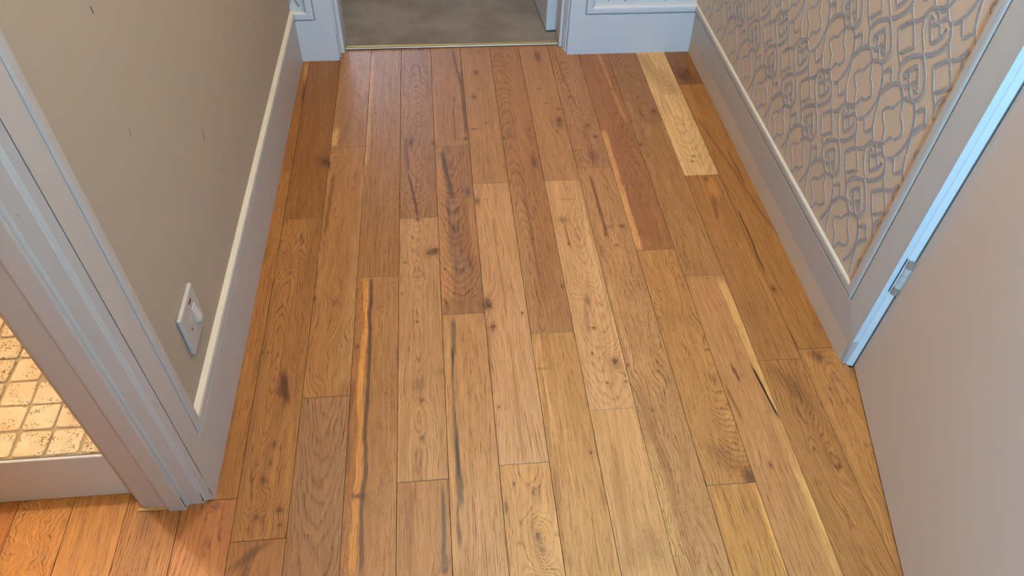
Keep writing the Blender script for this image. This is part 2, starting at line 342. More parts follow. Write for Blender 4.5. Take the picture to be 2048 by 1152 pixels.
# ---------------------------------------------------------------- floor
PLANKS = [
    (-5, 7.4, 1.2, (176, 120, 68), (4.5, 0.5, 0.02, 0.3, 9, 0.4, 0, 0.7, 0.12, 0),
     [],
     []),
    (-4, 7.4, 1.2, (176, 116, 66), (4.5, 0.5, 0.02, 0.3, 6, 0.3, 0, 0.7, 0.12, 0),
     [],
     []),
    (-3, 7.4, 1.2, (190, 134, 76), (0.6, 0.4, 0.03, 0.3, 8, 1.0, 0, 0.7, 0.25, 0.5),
     [],
     []),
    (-2, 7.4, 1.2, (184, 130, 74), (5, 0.5, 0.02, 0.3, 12, 0.45, 0, 0.9, 0.12, 0),
     [],
     []),
    (-1, 7.4, 1.2, (166, 116, 70), (0.15, 0.3, -0.12, 0.5, 9, 0.8, 0, 0.7, 0.2, 0),
     [(2.44, -0.104, 0.4, 0.12, 0.3, 0.3)],
     []),
    (0, 22.92, 17.032, (146, 95, 48), (4.5, 0.5, 0.02, 0.3, 9, 0.35, 0, 0.7, 0.12, 0),
     [],
     [(1.66, 2.7, 0.464, -0.0267, 0.12, (190, 135, 75), 0.7, 0.05, 0.4), (0.39, 1.52, 0.457, 0.0036, 0.035, (80, 60, 40), 0.8, 0.1, 0.4)]),
    (0, 17.032, 7.088, (156, 104, 56), (4.5, 0.5, 0.02, 0.3, 9, 0.4, 0, 0.9, 0.12, 0),
     [],
     [(-4.87, -2.71, 0.124, -0.006, 0.05, (120, 75, 35), 0.4, 0.05, 0.4)]),
    (0, 7.088, 1.2, (168, 112, 70), (0.1, 0.25, 0.06, 0.5, 7, 0.75, 0, 0.7, 0.2, 0),
     [(2.81, 0.087, 0.05, 0.05, 0.7, 0.1)],
     []),
    (1, 22.92, 14.958, (138, 90, 46), (3, 0.5, 0.02, 0.3, 9, 0.4, 0, 0.7, 0.3, 0),
     [(-1.61, 0.405, 0.22, 0.17, 1, 0.6), (-1.42, 0.237, 0.08, 0.1, 0.3, 0.2)],
     []),
    (1, 14.958, 6.222, (154, 105, 60), (-0.15, 0.1, 0.12, 0.35, 11, 0.9, 0, 0.7, 0.15, 0),
     [(3.18, -0.273, 0.2, 0.1, 0.15, 0.5), (-1.03, 0.037, 0.3, 0.1, 0.8, 0.1), (-2.38, 0.05, 0.1, 0.06, 0.9, 0.2), (-2.78, 0.031, 0.1, 0.04, 0.7, 0.15), (-3.17, -0.054, 0.1, 0.06, 0.8, 0.25), (-3.8, 0.31, 0.08, 0.08, 0.9, 0.2), (-3.93, -0.086, 0.08, 0.06, 0.8, 0.15), (-4.11, 0.371, 0.05, 0.05, 0.7, 0.1), (-0.02, -0.367, 0.04, 0.03, 0.8, 0.05), (-0.02, -0.475, 0.04, 0.03, 0.8, 0.05), (-4.31, 0.502, 0.06, 0.05, 0.9, 0.05)],
     [(-1.45, -0.53, 0.115, -0.1986, 0.07, (75, 40, 25), 0.85, 0.12, 0.6), (-4.12, -1.71, 0.458, -0.0342, 0.1, (172, 122, 68), 0.55, 0.05, 0.4)]),
    (1, 6.222, 1.2, (152, 104, 64), (0.3, 0.25, 0.2, 0.5, 6, 0.7, 0, 0.7, 0.5, 0),
     [(1.89, -0.142, 0.4, 0.1, 0.6, 0.1)],
     [(1.91, 2.54, -0.096, 1.1105, 0.12, (95, 62, 36), 0.8, 0.15, 0.7)]),
    (2, 23.44, 18.008, (152, 106, 62), (0.05, 0.6, 0.18, 0.5, 5, 0.3, 0, 0.35, 0.2, 0),
     [(-1.92, -0.453, 0.07, 0.02, 0.8, 0), (-2.2, -0.363, 0.05, 0.02, 0.8, 0), (-2.41, -0.436, 0.05, 0.02, 0.8, 0)],
     [(-2.7, -1.74, -0.426, 0.0411, 0.13, (205, 160, 100), 0.8, 0.1, 0.3)]),
    (2, 18.008, 9.288, (160, 110, 64), (1.6, 0.9, 0.02, 0.3, 9, 0.5, 0.12, 0.7, 0.55, 0),
     [(-1.53, -0.473, 0.1, 0.05, 0.9, 0.15), (2.46, 0.259, 0.08, 0.03, 0.6, 0.1), (-1.71, -0.008, 0.12, 0.05, 0.5, 0.2)],
     [(0.65, 3.19, -0.357, 0.0244, 0.05, (110, 70, 38), 0.7, 0.08, 0.6), (-1.73, -0.59, -0.526, 0.02, 0.05, (85, 58, 38), 0.8, 0.08, 0.6), (-4.09, 3.02, 0.491, 0.0318, 0.16, (184, 138, 92), 0.45, 0.1, 0.6)]),
    (2, 9.288, 1.2, (150, 107, 74), (0.02, -0.6, 0.09, 0.2, 9, 0.8, 0, 0.7, 0.25, 0),
     [],
     []),
    (3, 23.44, 12.722, (152, 105, 61), (5, 0.5, 0.02, 0.3, 9, 0.4, 0, 0.8, 0.12, 0),
     [(1.61, -0.261, 0.05, 0.05, 0.8, 0.05)],
     [(-0.95, 5.0, -0.499, 0.0037, 0.11, (190, 136, 82), 0.7, 0.06, 0.35), (-2.47, -0.26, -0.513, 0.0172, 0.05, (205, 155, 90), 0.7, 0.1, 0.5)]),
    (3, 12.722, 1.2, (162, 113, 70), (5, 0.5, 0.02, 0.3, 9, 0.35, 0.8, 0.7, 0.12, 0),
     [(-0.01, -0.234, 0.07, 0.18, 0.85, 0.3), (3.62, -0.403, 0.08, 0.08, 0.6, 0.1)],
     [(-1.52, 5.75, -0.361, -0.0144, 0.14, (150, 92, 45), 0.55, 0.08, 0.5), (-1.54, 5.74, -0.268, -0.0036, 0.06, (205, 140, 70), 0.75, 0.16, 0.3), (-1.55, 5.73, -0.14, -0.0023, 0.04, (84, 60, 40), 0.85, 0.16, 0.5), (0.35, 2.72, -0.479, 0.0165, 0.05, (95, 50, 25), 0.6, 0.15, 0.6)]),
    (4, 23.44, 14.8, (148, 103, 64), (0.0, 0.15, 0.16, 0.5, 9, 0.85, 0, 0.7, 0.2, 0),
     [(-0.99, -0.188, 0.25, 0.08, 0.9, 0.4), (-1.1, 0.452, 0.1, 0.06, 0.7, 0.2)],
     [(-2.41, -0.64, -0.291, -0.0478, 0.05, (95, 62, 40), 0.6, 0.15, 0.6), (-4.29, -2.41, -0.153, -0.131, 0.035, (80, 45, 28), 0.8, 0.1, 0.6)]),
    (4, 14.8, 7.173, (176, 129, 86), (-0.05, 0.05, 0.05, 0.3, 10, 0.6, 0, 0.7, 0.12, 0),
     [(2.49, 0.307, 0.17, 0.2, 0.75, 0.4), (2.57, 0.422, 0.1, 0.1, 1, 0.1), (3.77, -0.031, 0.1, 0.06, 0.9, 0.2), (3.07, -0.165, 0.07, 0.05, 0.6, 0.15), (1.68, -0.039, 0.07, 0.05, 0.4, 0.2), (2.18, -0.342, 0.05, 0.05, 0.6, 0.08), (1.14, -0.424, 0.04, 0.03, 0.7, 0.05), (0.24, -0.065, 0.06, 0.04, 0.8, 0.1), (-1.54, -0.05, 0.25, 0.2, 0.35, 0.3), (-1.94, 0.009, 0.08, 0.06, 0.7, 0.15), (-0.56, -0.261, 0.08, 0.02, 0.8, 0.03), (-1.2, 0.475, 0.15, 0.12, 0.4, 0.15), (-2.86, -0.014, 0.09, 0.06, 0.6, 0.15)],
     [(-3.79, -3.02, -0.109, 0.1113, 0.08, (140, 95, 55), 0.5, 0.05, 0.4)]),
    (4, 7.173, 1.2, (164, 114, 70), (3.5, 0.5, 0.02, 0.3, 9, 0.4, 0.7, 0.7, 0.12, 0),
     [(1.36, 0.372, 0.2, 0.1, 0.8, 0.3), (1.2, 0.358, 0.08, 0.08, 1, 0.1)],
     [(1.17, 2.93, -0.244, 0.0605, 0.06, (125, 78, 42), 0.5, 0.05, 0.4), (1.38, 2.87, 0.36, -0.0175, 0.035, (80, 55, 45), 0.85, 0.12, 0.6)]),
    (5, 23.44, 17.897, (158, 110, 70), (3, 0.5, 0.02, 0.3, 9, 0.45, 0, 0.7, 0.12, 0),
     [(-2.46, 0.427, 0.09, 0.09, 0.95, 0.25)],
     [(0.42, 2.6, 0.329, -0.0836, 0.03, (85, 55, 30), 0.8, 0.1, 0.6), (-2.29, 1.32, 0.442, 0.0033, 0.05, (95, 62, 35), 0.8, 0.06, 0.5), (-2.52, -0.14, 0.128, 0.0236, 0.025, (100, 65, 40), 0.7, 0.1, 0.5), (-2.72, 0.47, -0.507, -0.0001, 0.06, (190, 138, 85), 0.6, 0.03, 0.4)]),
    (5, 17.897, 11.39, (148, 102, 66), (-0.1, -0.7, 0.13, 0.5, 9, 0.75, 0, 0.7, 0.2, 0),
     [(-3.02, 0.546, 0.12, 0.12, 0.9, 0.3)],
     [(-2.8, 3.22, -0.401, -0.0163, 0.14, (180, 128, 80), 0.75, 0.08, 0.3), (0.81, 3.05, -0.184, -0.1008, 0.06, (80, 66, 56), 0.85, 0.08, 0.6), (0.79, 1.42, 0.357, -0.009, 0.05, (90, 75, 62), 0.8, 0.1, 0.6), (-2.17, 0.82, -0.092, -0.0847, 0.16, (128, 96, 72), 0.55, 0.15, 0.8), (-1.85, -1.32, 0.25, -0.1765, 0.04, (95, 75, 55), 0.5, 0.1, 0.7), (-1.52, 0.99, 0.451, -0.0423, 0.12, (176, 124, 78), 0.55, 0.06, 0.5)]),
    (5, 11.39, 1.2, (176, 126, 80), (3.2, 0.5, 0.02, 0.3, 11, 0.5, 0, 0.9, 0.12, 0),
     [],
     [(3.76, 5.04, -0.275, 0.0681, 0.06, (100, 78, 60), 0.8, 0.08, 0.6), (2.33, 4.19, -0.318, 0.0184, 0.03, (70, 52, 42), 0.9, 0.1, 0.5), (0.21, 2.71, -0.322, -0.015, 0.055, (90, 66, 48), 0.9, 0.1, 0.5), (0.84, 1.85, -0.323, 0.0156, 0.03, (45, 38, 32), 0.9, 0.1, 0.5), (-0.56, 0.42, -0.35, -0.0003, 0.03, (70, 55, 45), 0.8, 0.1, 0.6), (-1.01, 4.78, -0.449, 0.0159, 0.1, (190, 140, 90), 0.5, 0.05, 0.4)]),
    (6, 23.44, 16.098, (162, 115, 74), (3, 0.5, 0.02, 0.3, 9, 0.35, 0, 0.6, 0.12, 0),
     [(2.04, -0.052, 0.16, 0.08, 0.85, 0.25), (0.61, -0.204, 0.13, 0.08, 0.9, 0.25), (-1.1, -0.293, 0.04, 0.13, 0.9, 0.1), (-0.79, 0.06, 0.05, 0.05, 0.8, 0.1), (1.06, -0.017, 0.06, 0.04, 0.7, 0.1), (3.36, 0.082, 0.1, 0.08, 0.4, 0.1), (-2.63, 0.0, 0.2, 0.04, 0.3, 0.05), (-1.58, 0.553, 0.06, 0.06, 0.7, 0.1)],
     []),
    (6, 16.098, 7.387, (186, 136, 94), (3.3, 0.5, 0.02, 0.3, 7, 0.4, 0, 0.6, 0.25, 0),
     [(3.63, -0.441, 0.18, 0.14, 0.7, 0.5), (-0.09, -0.416, 0.25, 0.12, 0.9, 0.4), (-0.16, -0.385, 0.08, 0.07, 1, 0.1), (-0.78, -0.328, 0.07, 0.07, 0.8, 0.2), (-0.85, -0.356, 0.2, 0.07, 0.5, 0.1), (-0.43, 0.369, 0.06, 0.04, 0.8, 0.05), (1.47, 0.518, 0.09, 0.04, 0.6, 0.1), (-2.99, -0.396, 0.05, 0.05, 0.7, 0.1)],
     [(4.09, 4.31, -0.412, 0.1276, 0.03, (90, 55, 35), 0.8, 0.05, 0.4), (-0.62, 2.84, -0.029, -0.0231, 0.03, (140, 92, 60), 0.6, 0.08, 0.6), (-2.81, -0.58, -0.498, 0.0097, 0.06, (140, 92, 58), 0.6, 0.1, 0.6), (0.62, 4.25, 0.583, -0.0168, 0.055, (224, 172, 112), 0.8, 0.05, 0.3), (-4.28, -0.92, -0.02, 0.0022, 0.05, (160, 108, 68), 0.5, 0.05, 0.4)]),
    (6, 7.387, 1.2, (184, 131, 78), (0.05, 0.35, 0.05, 0.5, 11, 0.65, 0, 0.7, 0.2, 0),
     [(1.53, 0.099, 0.25, 0.1, 0.5, 0.6), (1.6, 0.09, 0.08, 0.04, 0.85, 0.1), (1.31, 0.147, 0.15, 0.08, 0.5, 0.2), (2.65, -0.246, 0.1, 0.03, 0.8, 0.1), (2.46, 0.114, 0.1, 0.03, 0.8, 0.1), (2.19, -0.442, 0.18, 0.05, 0.75, 0.12)],
     []),
    (7, 23.44, 10.675, (160, 110, 70), (-0.25, 0.5, 0.1, 0.3, 9, 0.75, 0, 0.7, 0.2, 0),
     [(1.42, 0.286, 0.28, 0.1, 0.25, 0.7), (-0.11, 0.305, 0.35, 0.1, 0.7, 0.2), (4.92, 0.47, 0.12, 0.1, 0.2, 0.6), (-4.97, 0.438, 0.1, 0.04, 0.7, 0.1), (-3.25, -0.084, 0.07, 0.05, 0.5, 0.1), (1.11, -0.434, 0.06, 0.06, 0.6, 0.1)],
     [(-5.39, 2.24, 0.304, 0.0594, 0.2, (150, 97, 58), 0.4, 0.1, 0.5), (-6.27, -1.07, -0.454, 0.0184, 0.18, (166, 120, 80), 0.5, 0.05, 0.3), (-4.72, -1.73, -0.105, -0.0155, 0.03, (115, 72, 42), 0.6, 0.06, 0.6)]),
    (7, 10.675, 1.2, (182, 130, 78), (4, 0.5, 0.02, 0.3, 12, 0.55, 0, 0.9, 0.12, 0),
     [(3.74, -0.371, 0.03, 0.2, 0.4, 0.1), (1.59, 0.368, 0.05, 0.04, 0.9, 0.05)],
     [(1.82, 4.7, -0.391, -0.0407, 0.1, (204, 150, 95), 0.6, 0.1, 0.4), (1.94, 4.26, -0.408, 0.0087, 0.04, (150, 98, 58), 0.5, 0.2, 0.6), (-0.82, 1.37, -0.461, 0.044, 0.07, (145, 92, 52), 0.5, 0.05, 0.6)]),
    (8, 23.44, 16.115, (166, 117, 76), (1.8, 0.8, 0.02, 0.3, 8, 0.4, 0, 0.7, 0.35, 0),
     [(2.93, 0.092, 0.45, 0.13, 0.75, 0.3), (-0.77, 0.315, 0.18, 0.1, 0.9, 0.5), (-1.05, 0.275, 0.25, 0.14, 0.5, 0.2), (-0.21, 0.408, 0.08, 0.1, 0.5, 0.2), (0.97, -0.092, 0.06, 0.04, 0.9, 0.05), (0.14, 0.029, 0.05, 0.05, 0.7, 0.05), (-1.4, 0.166, 0.08, 0.04, 0.7, 0.05)],
     []),
    (8, 16.115, 8.516, (191, 141, 95), (0.1, -0.5, 0.14, 0.2, 10, 0.45, 0, 0.7, 0.15, 0),
     [(2.15, -0.211, 0.15, 0.14, 0.5, 0.5), (1.25, -0.196, 0.05, 0.04, 0.9, 0.05), (-0.74, -0.033, 0.22, 0.1, 0.5, 0.4), (-1.58, -0.02, 0.05, 0.05, 1, 0.1), (-2.32, -0.193, 0.04, 0.03, 0.8, 0.03), (-2.56, 0.286, 0.1, 0.07, 1, 0.4), (-2.64, 0.259, 0.25, 0.14, 0.3, 0.2), (-3.12, 0.421, 0.04, 0.05, 0.8, 0.05), (-3.13, -0.0, 0.04, 0.03, 0.8, 0.03), (2.98, 0.033, 0.03, 0.3, 0.35, 0.05)],
     [(1.01, 2.05, -0.183, -0.0292, 0.03, (130, 88, 55), 0.7, 0.06, 0.6), (-1.78, -0.86, -0.13, 0.0367, 0.05, (135, 90, 58), 0.6, 0.1, 0.7), (-0.73, 2.11, 0.352, 0.0144, 0.06, (206, 158, 112), 0.7, 0.04, 0.4), (-3.61, -0.58, 0.488, -0.005, 0.03, (218, 172, 118), 0.7, 0.04, 0.3)]),
    (8, 8.516, 1.2, (190, 139, 90), (4, 0.5, 0.02, 0.3, 9, 0.4, 0.9, 0.5, 0.12, 0),
     [(0.68, 0.132, 0.5, 0.3, 0.25, 0.2), (0.42, -0.157, 0.4, 0.12, 0.2, 0.1)],
     [(0.16, 2.92, -0.247, 0.0738, 0.09, (160, 108, 62), 0.55, 0.12, 0.7)]),
    (9, 23.44, 16.625, (162, 113, 74), (-0.1, 0.2, 0.14, 0.5, 9, 0.75, 0, 0.7, 0.2, 0),
     [(-1.36, 0.144, 0.1, 0.06, 0.7, 0.15), (-1.95, 0.287, 0.07, 0.08, 0.85, 0.15), (-2.84, 0.045, 0.35, 0.2, 0.45, 0.2), (1.18, -0.297, 0.06, 0.04, 0.6, 0.05), (-2.6, -0.388, 0.02, 0.15, 0.8, 0.03)],
     [(-0.27, 2.91, -0.193, -0.0747, 0.04, (110, 72, 45), 0.5, 0.1, 0.6)]),
    (9, 16.625, 1.2, (174, 124, 80), (2.2, 0.6, 0.02, 0.3, 9, 0.6, 0.7, 1, 0.4, 0),
     [(4.96, -0.165, 0.12, 0.05, 0.9, 0.1), (5.22, 0.31, 0.09, 0.1, 0.75, 0.25), (5.23, 0.019, 0.06, 0.08, 0.5, 0.1), (4.51, 0.027, 0.04, 0.06, 0.7, 0.05), (0.72, -0.446, 0.05, 0.03, 0.9, 0.03)],
     [(4.9, 7.37, -0.158, -0.0182, 0.04, (95, 60, 38), 0.75, 0.1, 0.6), (-4.0, 0.3, -0.234, -0.0654, 0.07, (150, 102, 62), 0.5, 0.1, 0.7), (0.3, 3.31, -0.369, -0.032, 0.05, (205, 155, 105), 0.6, 0.08, 0.4), (-3.69, -1.2, -0.427, 0.0389, 0.1, (205, 155, 100), 0.55, 0.1, 0.6)]),
    (10, 22.92, 13.187, (150, 98, 60), (1.5, 1, 0.02, 0.3, 9, 0.35, 1.0, 0.5, 0.5, 0),
     [(2.54, 0.263, 0.05, 0.12, 0.6, 0.1), (1.18, 0.131, 0.06, 0.05, 0.8, 0.05)],
     [(-4.88, 0.34, -0.442, -0.0009, 0.11, (204, 146, 90), 0.9, 0.0, 0.12), (0.82, 4.81, 0.264, -0.0394, 0.06, (190, 135, 85), 0.7, 0.06, 0.4), (-4.5, 0.58, -0.08, -0.0048, 0.25, (140, 86, 52), 0.4, 0.1, 0.6)]),
    (10, 13.187, 6.621, (176, 123, 72), (0.35, 0.15, -0.12, 0.5, 10, 0.75, 0, 0.7, 0.35, 0),
     [(0.94, -0.198, 0.5, 0.3, 0.2, 0.6), (-3.18, 0.412, 0.25, 0.2, 0.85, 0.4), (-2.71, 0.065, 0.6, 0.3, 0.2, 0.5)],
     [(-3.17, -2.28, 0.032, -0.6289, 0.2, (150, 98, 52), 0.5, 0.1, 0.7)]),
    (10, 6.621, 1.2, (178, 123, 68), (5, 0.5, 0.02, 0.3, 11, 0.45, 0, 1, 0.12, 0),
     [],
     [(0.87, 2.59, 0.489, 0.0042, 0.06, (212, 152, 85), 0.8, 0.03, 0.3), (0.95, 2.67, -0.474, 0.0398, 0.05, (150, 100, 56), 0.4, 0.05, 0.4)]),
    (11, 22.92, 18.78, (148, 102, 64), (0.1, 0.6, 0.12, 0.5, 7, 0.45, 0, 0.7, 0.2, 0),
     [(-1.58, 0.343, 0.12, 0.1, 0.85, 0.3), (-1.61, 0.384, 0.05, 0.05, 0.1, 0.1), (-0.78, -0.011, 0.1, 0.05, 0.6, 0.2)],
     [(-2.02, -1.34, -0.084, -0.133, 0.03, (100, 65, 40), 0.7, 0.1, 0.5), (-2.0, -0.9, -0.41, -0.056, 0.14, (172, 125, 80), 0.5, 0.06, 0.5)]),
    (11, 18.78, 12.214, (162, 114, 70), (1.8, 0.8, 0.02, 0.3, 9, 0.4, 0.6, 0.7, 0.4, 0),
     [(2.11, -0.429, 0.1, 0.07, 0.75, 0.4), (2.06, -0.017, 0.3, 0.25, 0.12, 0.5)],
     [(-3.05, 1.62, -0.661, 0.009, 0.12, (178, 130, 80), 0.5, 0.06, 0.5)]),
    (11, 12.214, 1.2, (178, 124, 78), (3.5, 0.5, 0.02, 0.3, 10, 0.45, 0, 0.7, 0.12, 0),
     [(2.38, -0.092, 0.08, 0.03, 0.9, 0.05), (0.25, -0.089, 0.12, 0.05, 0.75, 0.1)],
     [(1.39, 5.39, 0.437, -0.0338, 0.1, (214, 162, 100), 0.85, 0.06, 0.25), (1.24, 2.74, 0.381, -0.1253, 0.022, (35, 24, 16), 1, 0.06, 0.4), (2.36, 2.83, -0.115, -0.0836, 0.03, (80, 48, 26), 0.9, 0.05, 0.5), (1.27, 2.25, -0.385, -0.0737, 0.03, (120, 76, 40), 0.75, 0.08, 0.6), (-2.02, 1.39, 0.489, -0.0224, 0.16, (214, 160, 96), 0.5, 0.08, 0.5), (-2.02, 0.1, 0.492, -0.1187, 0.06, (212, 162, 100), 0.7, 0.04, 0.3)]),
    (12, 22.92, 16.094, (212, 168, 116), (0.05, -0.6, 0.13, 0.5, 7, 0.5, 0, 0.35, 0.2, 0),
     [(-2.56, -0.012, 0.06, 0.05, 0.8, 0.1), (-2.79, -0.103, 0.05, 0.06, 0.8, 0.1), (-0.09, 0.099, 0.05, 0.03, 0.4, 0.03)],
     [(0.64, 3.25, -0.101, -0.1915, 0.3, (172, 132, 88), 0.75, 0.2, 0.7)]),
    (12, 16.094, 9.523, (158, 107, 62), (3, 0.5, 0.02, 0.3, 9, 0.45, 0, 0.7, 0.12, 0),
     [(3.1, 0.074, 0.14, 0.05, 0.8, 0.05)],
     [(2.29, 3.23, 0.143, 0.0226, 0.13, (192, 128, 66), 0.7, 0.08, 0.4), (1.38, 2.51, 0.003, 0.1622, 0.06, (120, 72, 38), 0.6, 0.05, 0.4), (-3.06, 0.59, 0.419, -0.075, 0.09, (176, 118, 62), 0.6, 0.1, 0.6)]),
    (12, 9.523, 1.2, (166, 114, 66), (0.05, -0.25, 0.08, 0.5, 9, 0.9, 0, 0.7, 0.3, 0),
     [(3.19, 0.113, 1.0, 0.3, 0.22, 0.4), (1.72, 0.149, 0.35, 0.06, 0.2, 0.5), (1.41, 0.526, 0.2, 0.06, 0.7, 0.15)],
     [(3.07, 4.1, -0.12, -0.3604, 0.16, (125, 82, 45), 0.6, 0.2, 0.8), (1.19, 1.47, 0.522, -0.0279, 0.03, (110, 68, 35), 0.6, 0.05, 0.4)]),
    (13, 22.92, 20.734, (128, 84, 46), (2, 0.5, 0.02, 0.3, 9, 0.3, 0, 0.7, 0.3, 0),
     [(-0.26, 0.013, 0.14, 0.06, 0.95, 0.3), (0.71, -0.737, 0.04, 0.03, 0.8, 0.03), (-0.58, -0.242, 0.2, 0.2, 0.5, 0.1)],
     [(-0.99, 0.11, -0.21, -0.3638, 0.24, (100, 60, 36), 0.65, 0.15, 0.7)]),
    (13, 20.734, 9.772, (158, 107, 58), (2.5, 0.5, 0.02, 0.3, 10, 0.5, 0, 0.7, 0.15, 0),
     [(-3.62, -0.42, 0.13, 0.06, 0.9, 0.2)],
     [(-1.93, 3.62, -0.019, -0.1271, 0.04, (115, 72, 36), 0.6, 0.1, 0.5), (-4.6, -0.9, -0.543, 0.0296, 0.09, (182, 116, 58), 0.7, 0.08, 0.4), (-3.05, -0.7, -0.437, 0.0079, 0.025, (90, 55, 28), 0.9, 0.1, 0.5), (-5.5, -3.96, -0.535, -0.1178, 0.025, (110, 68, 34), 0.7, 0.06, 0.5), (0.32, 1.94, 0.094, -0.014, 0.03, (95, 60, 34), 0.7, 0.08, 0.5), (3.49, 5.4, -0.361, -0.034, 0.1, (178, 124, 64), 0.5, 0.05, 0.5)]),
    (13, 9.772, 1.2, (174, 121, 70), (0.1, 0.1, 0.1, 0.5, 9, 0.8, 0, 0.7, 0.25, 0),
     [(4.02, -0.089, 0.15, 0.08, 0.6, 0.1), (3.17, -0.171, 0.05, 0.03, 0.85, 0.05)],
     [(3.92, 4.29, -0.094, -0.2608, 0.16, (105, 72, 46), 0.7, 0.12, 0.8)]),
]
WALLPAPER = [
    ([(11.066, 5.676), (10.979, 5.687), (10.906, 5.643), (10.81, 5.557), (10.733, 5.448), (10.676, 5.299), (10.655, 5.194), (10.648, 5.078), (10.66, 4.947), (10.7, 4.793), (10.775, 4.623), (10.883, 4.483), (11.011, 4.398)], 0.075),
    ([(11.986, 5.23), (11.961, 5.153), (11.933, 5.073), (11.915, 4.998), (11.891, 4.902), (11.859, 4.797), (11.819, 4.697), (11.757, 4.586), (11.685, 4.507), (11.603, 4.436), (11.547, 4.397), (11.481, 4.38)], 0.06),
    ([(11.287, 5.532), (11.351, 5.454), (11.419, 5.327), (11.45, 5.258), (11.551, 5.215), (11.615, 5.154), (11.682, 5.054), (11.66, 4.995), (11.607, 4.932), (11.51, 4.873), (11.429, 4.83), (11.388, 4.745), (11.34, 4.652), (11.284, 4.564), (11.263, 4.527)], 0.055),
    ([(11.276, 5.533), (11.233, 5.461), (11.185, 5.352), (11.152, 5.279), (11.055, 5.225), (10.968, 5.165), (10.906, 5.087), (10.883, 5.03), (10.942, 4.932), (11.023, 4.843), (11.136, 4.812), (11.18, 4.729), (11.233, 4.601), (11.267, 4.531)], 0.055),
    ([(11.512, 4.358), (11.383, 4.439), (11.26, 4.537)], 0.08),
    ([(11.263, 4.54), (11.189, 4.478), (11.093, 4.407), (11.011, 4.398)], 0.055),
    ([(13.053, 4.136), (13.018, 4.036), (12.963, 3.935), (12.883, 3.851), (12.795, 3.772), (12.72, 3.712), (12.64, 3.657), (12.594, 3.605)], 0.055),
    ([(12.636, 3.652), (12.494, 3.742), (12.364, 3.857), (12.259, 3.995), (12.215, 4.102), (12.196, 4.21)], 0.08),
    ([(12.377, 4.405), (12.305, 4.361), (12.254, 4.29), (12.203, 4.205), (12.158, 4.116), (12.089, 4.029), (11.971, 3.938)], 0.055),
    ([(12.836, 4.415), (12.741, 4.358), (12.65, 4.272), (12.55, 4.192), (12.467, 4.1)], 0.055),
    ([(12.817, 4.234), (12.878, 4.253), (12.895, 4.208), (12.847, 4.124), (12.749, 4.027), (12.669, 3.945), (12.609, 3.904), (12.514, 3.992), (12.442, 4.104), (12.386, 4.198), (12.378, 4.258), (12.423, 4.246)], 0.065),
    ([(12.814, 4.1), (12.728, 4.199), (12.629, 4.28), (12.574, 4.361), (12.482, 4.429)], 0.065),
    ([(12.142, 4.579), (12.052, 4.471), (11.941, 4.365), (11.847, 4.457), (11.75, 4.578)], 0.055),
    ([(13.62, 3.635), (13.533, 3.737), (13.439, 3.846), (13.319, 3.94), (13.158, 4.052), (13.061, 4.178), (13.018, 4.295), (12.943, 4.391), (12.825, 4.436), (12.631, 4.564)], 0.065),
    ([(13.63, 3.628), (13.53, 3.515), (13.371, 3.334), (13.291, 3.273), (13.195, 3.209), (13.083, 3.112)], 0.055),
    ([(13.319, 3.94), (13.191, 3.82), (12.998, 3.614), (13.095, 3.53), (13.188, 3.42), (13.319, 3.294)], 0.055),
    ([(11.767, 5.995), (11.72, 5.886), (11.659, 5.791), (11.564, 5.73), (11.409, 5.76), (11.291, 5.841)], 0.065),
    ([(11.763, 6.004), (11.716, 6.122), (11.638, 6.231), (11.506, 6.332), (11.32, 6.446), (11.256, 6.415), (11.121, 6.309), (10.998, 6.196), (10.898, 6.068), (10.869, 5.971), (10.892, 5.853), (10.97, 5.737), (11.102, 5.677), (11.294, 5.579)], 0.07),
    ([(11.468, 5.881), (11.532, 5.908), (11.516, 5.989), (11.437, 6.082), (11.391, 6.154), (11.311, 6.227), (11.242, 6.174), (11.134, 6.048), (11.074, 5.97), (11.029, 5.895), (11.08, 5.856), (11.122, 5.875)], 0.07),
    ([(11.462, 6.054), (11.383, 5.96), (11.291, 5.841), (11.221, 5.943), (11.127, 6.027)], 0.06),
    ([(12.162, 5.58), (12.089, 5.684), (11.971, 5.802), (11.891, 5.703), (11.799, 5.584)], 0.055),
    ([(11.986, 5.23), (11.934, 5.361), (11.858, 5.492), (11.747, 5.61), (11.556, 5.722), (11.467, 5.697), (11.373, 5.636), (11.286, 5.571)], 0.075),
    ([(11.275, 5.851), (11.179, 5.76), (11.086, 5.701)], 0.055),
]

CEIL = 26.7
bm = bmesh.new(); box(bm, -14, 14.2, -14, 23.44, -0.6, -0.17)
FLOOR = struct('floor', bm, M_GAP, 'oak strip floor of mixed brown and golden boards running down the hallway')
for idx, (r, ya, yb, col, G, knots, streaks) in enumerate(PLANKS):
    rnd = random.Random(idx)
    L = ya-yb; g = 0.0045
    xa, xb = r-1+g, r-g
    cx, cy = r-0.5, (ya+yb)/2
    bm = bmesh.new()
    box(bm, xa-cx, xb-cx, -L/2+g, L/2-g, -0.17, 0.0, 0.004)
    o = link('plank', bm, oak_material(idx, col, G, knots, streaks), FLOOR, loc=(cx*U, cy*U, rnd.uniform(-0.0003, 0.0001)))
    if (r, idx) and col == (212, 168, 116): o['label'] = 'pale straw-coloured oak board'
    elif col == (152, 98, 62): o['label'] = 'reddish brown oak board with a pale edge stripe'
    elif col == (128, 84, 46): o['label'] = 'short dark brown oak board'
    elif r == 3 and yb < 3: o['label'] = 'oak board with an orange stripe beside a dark stripe'
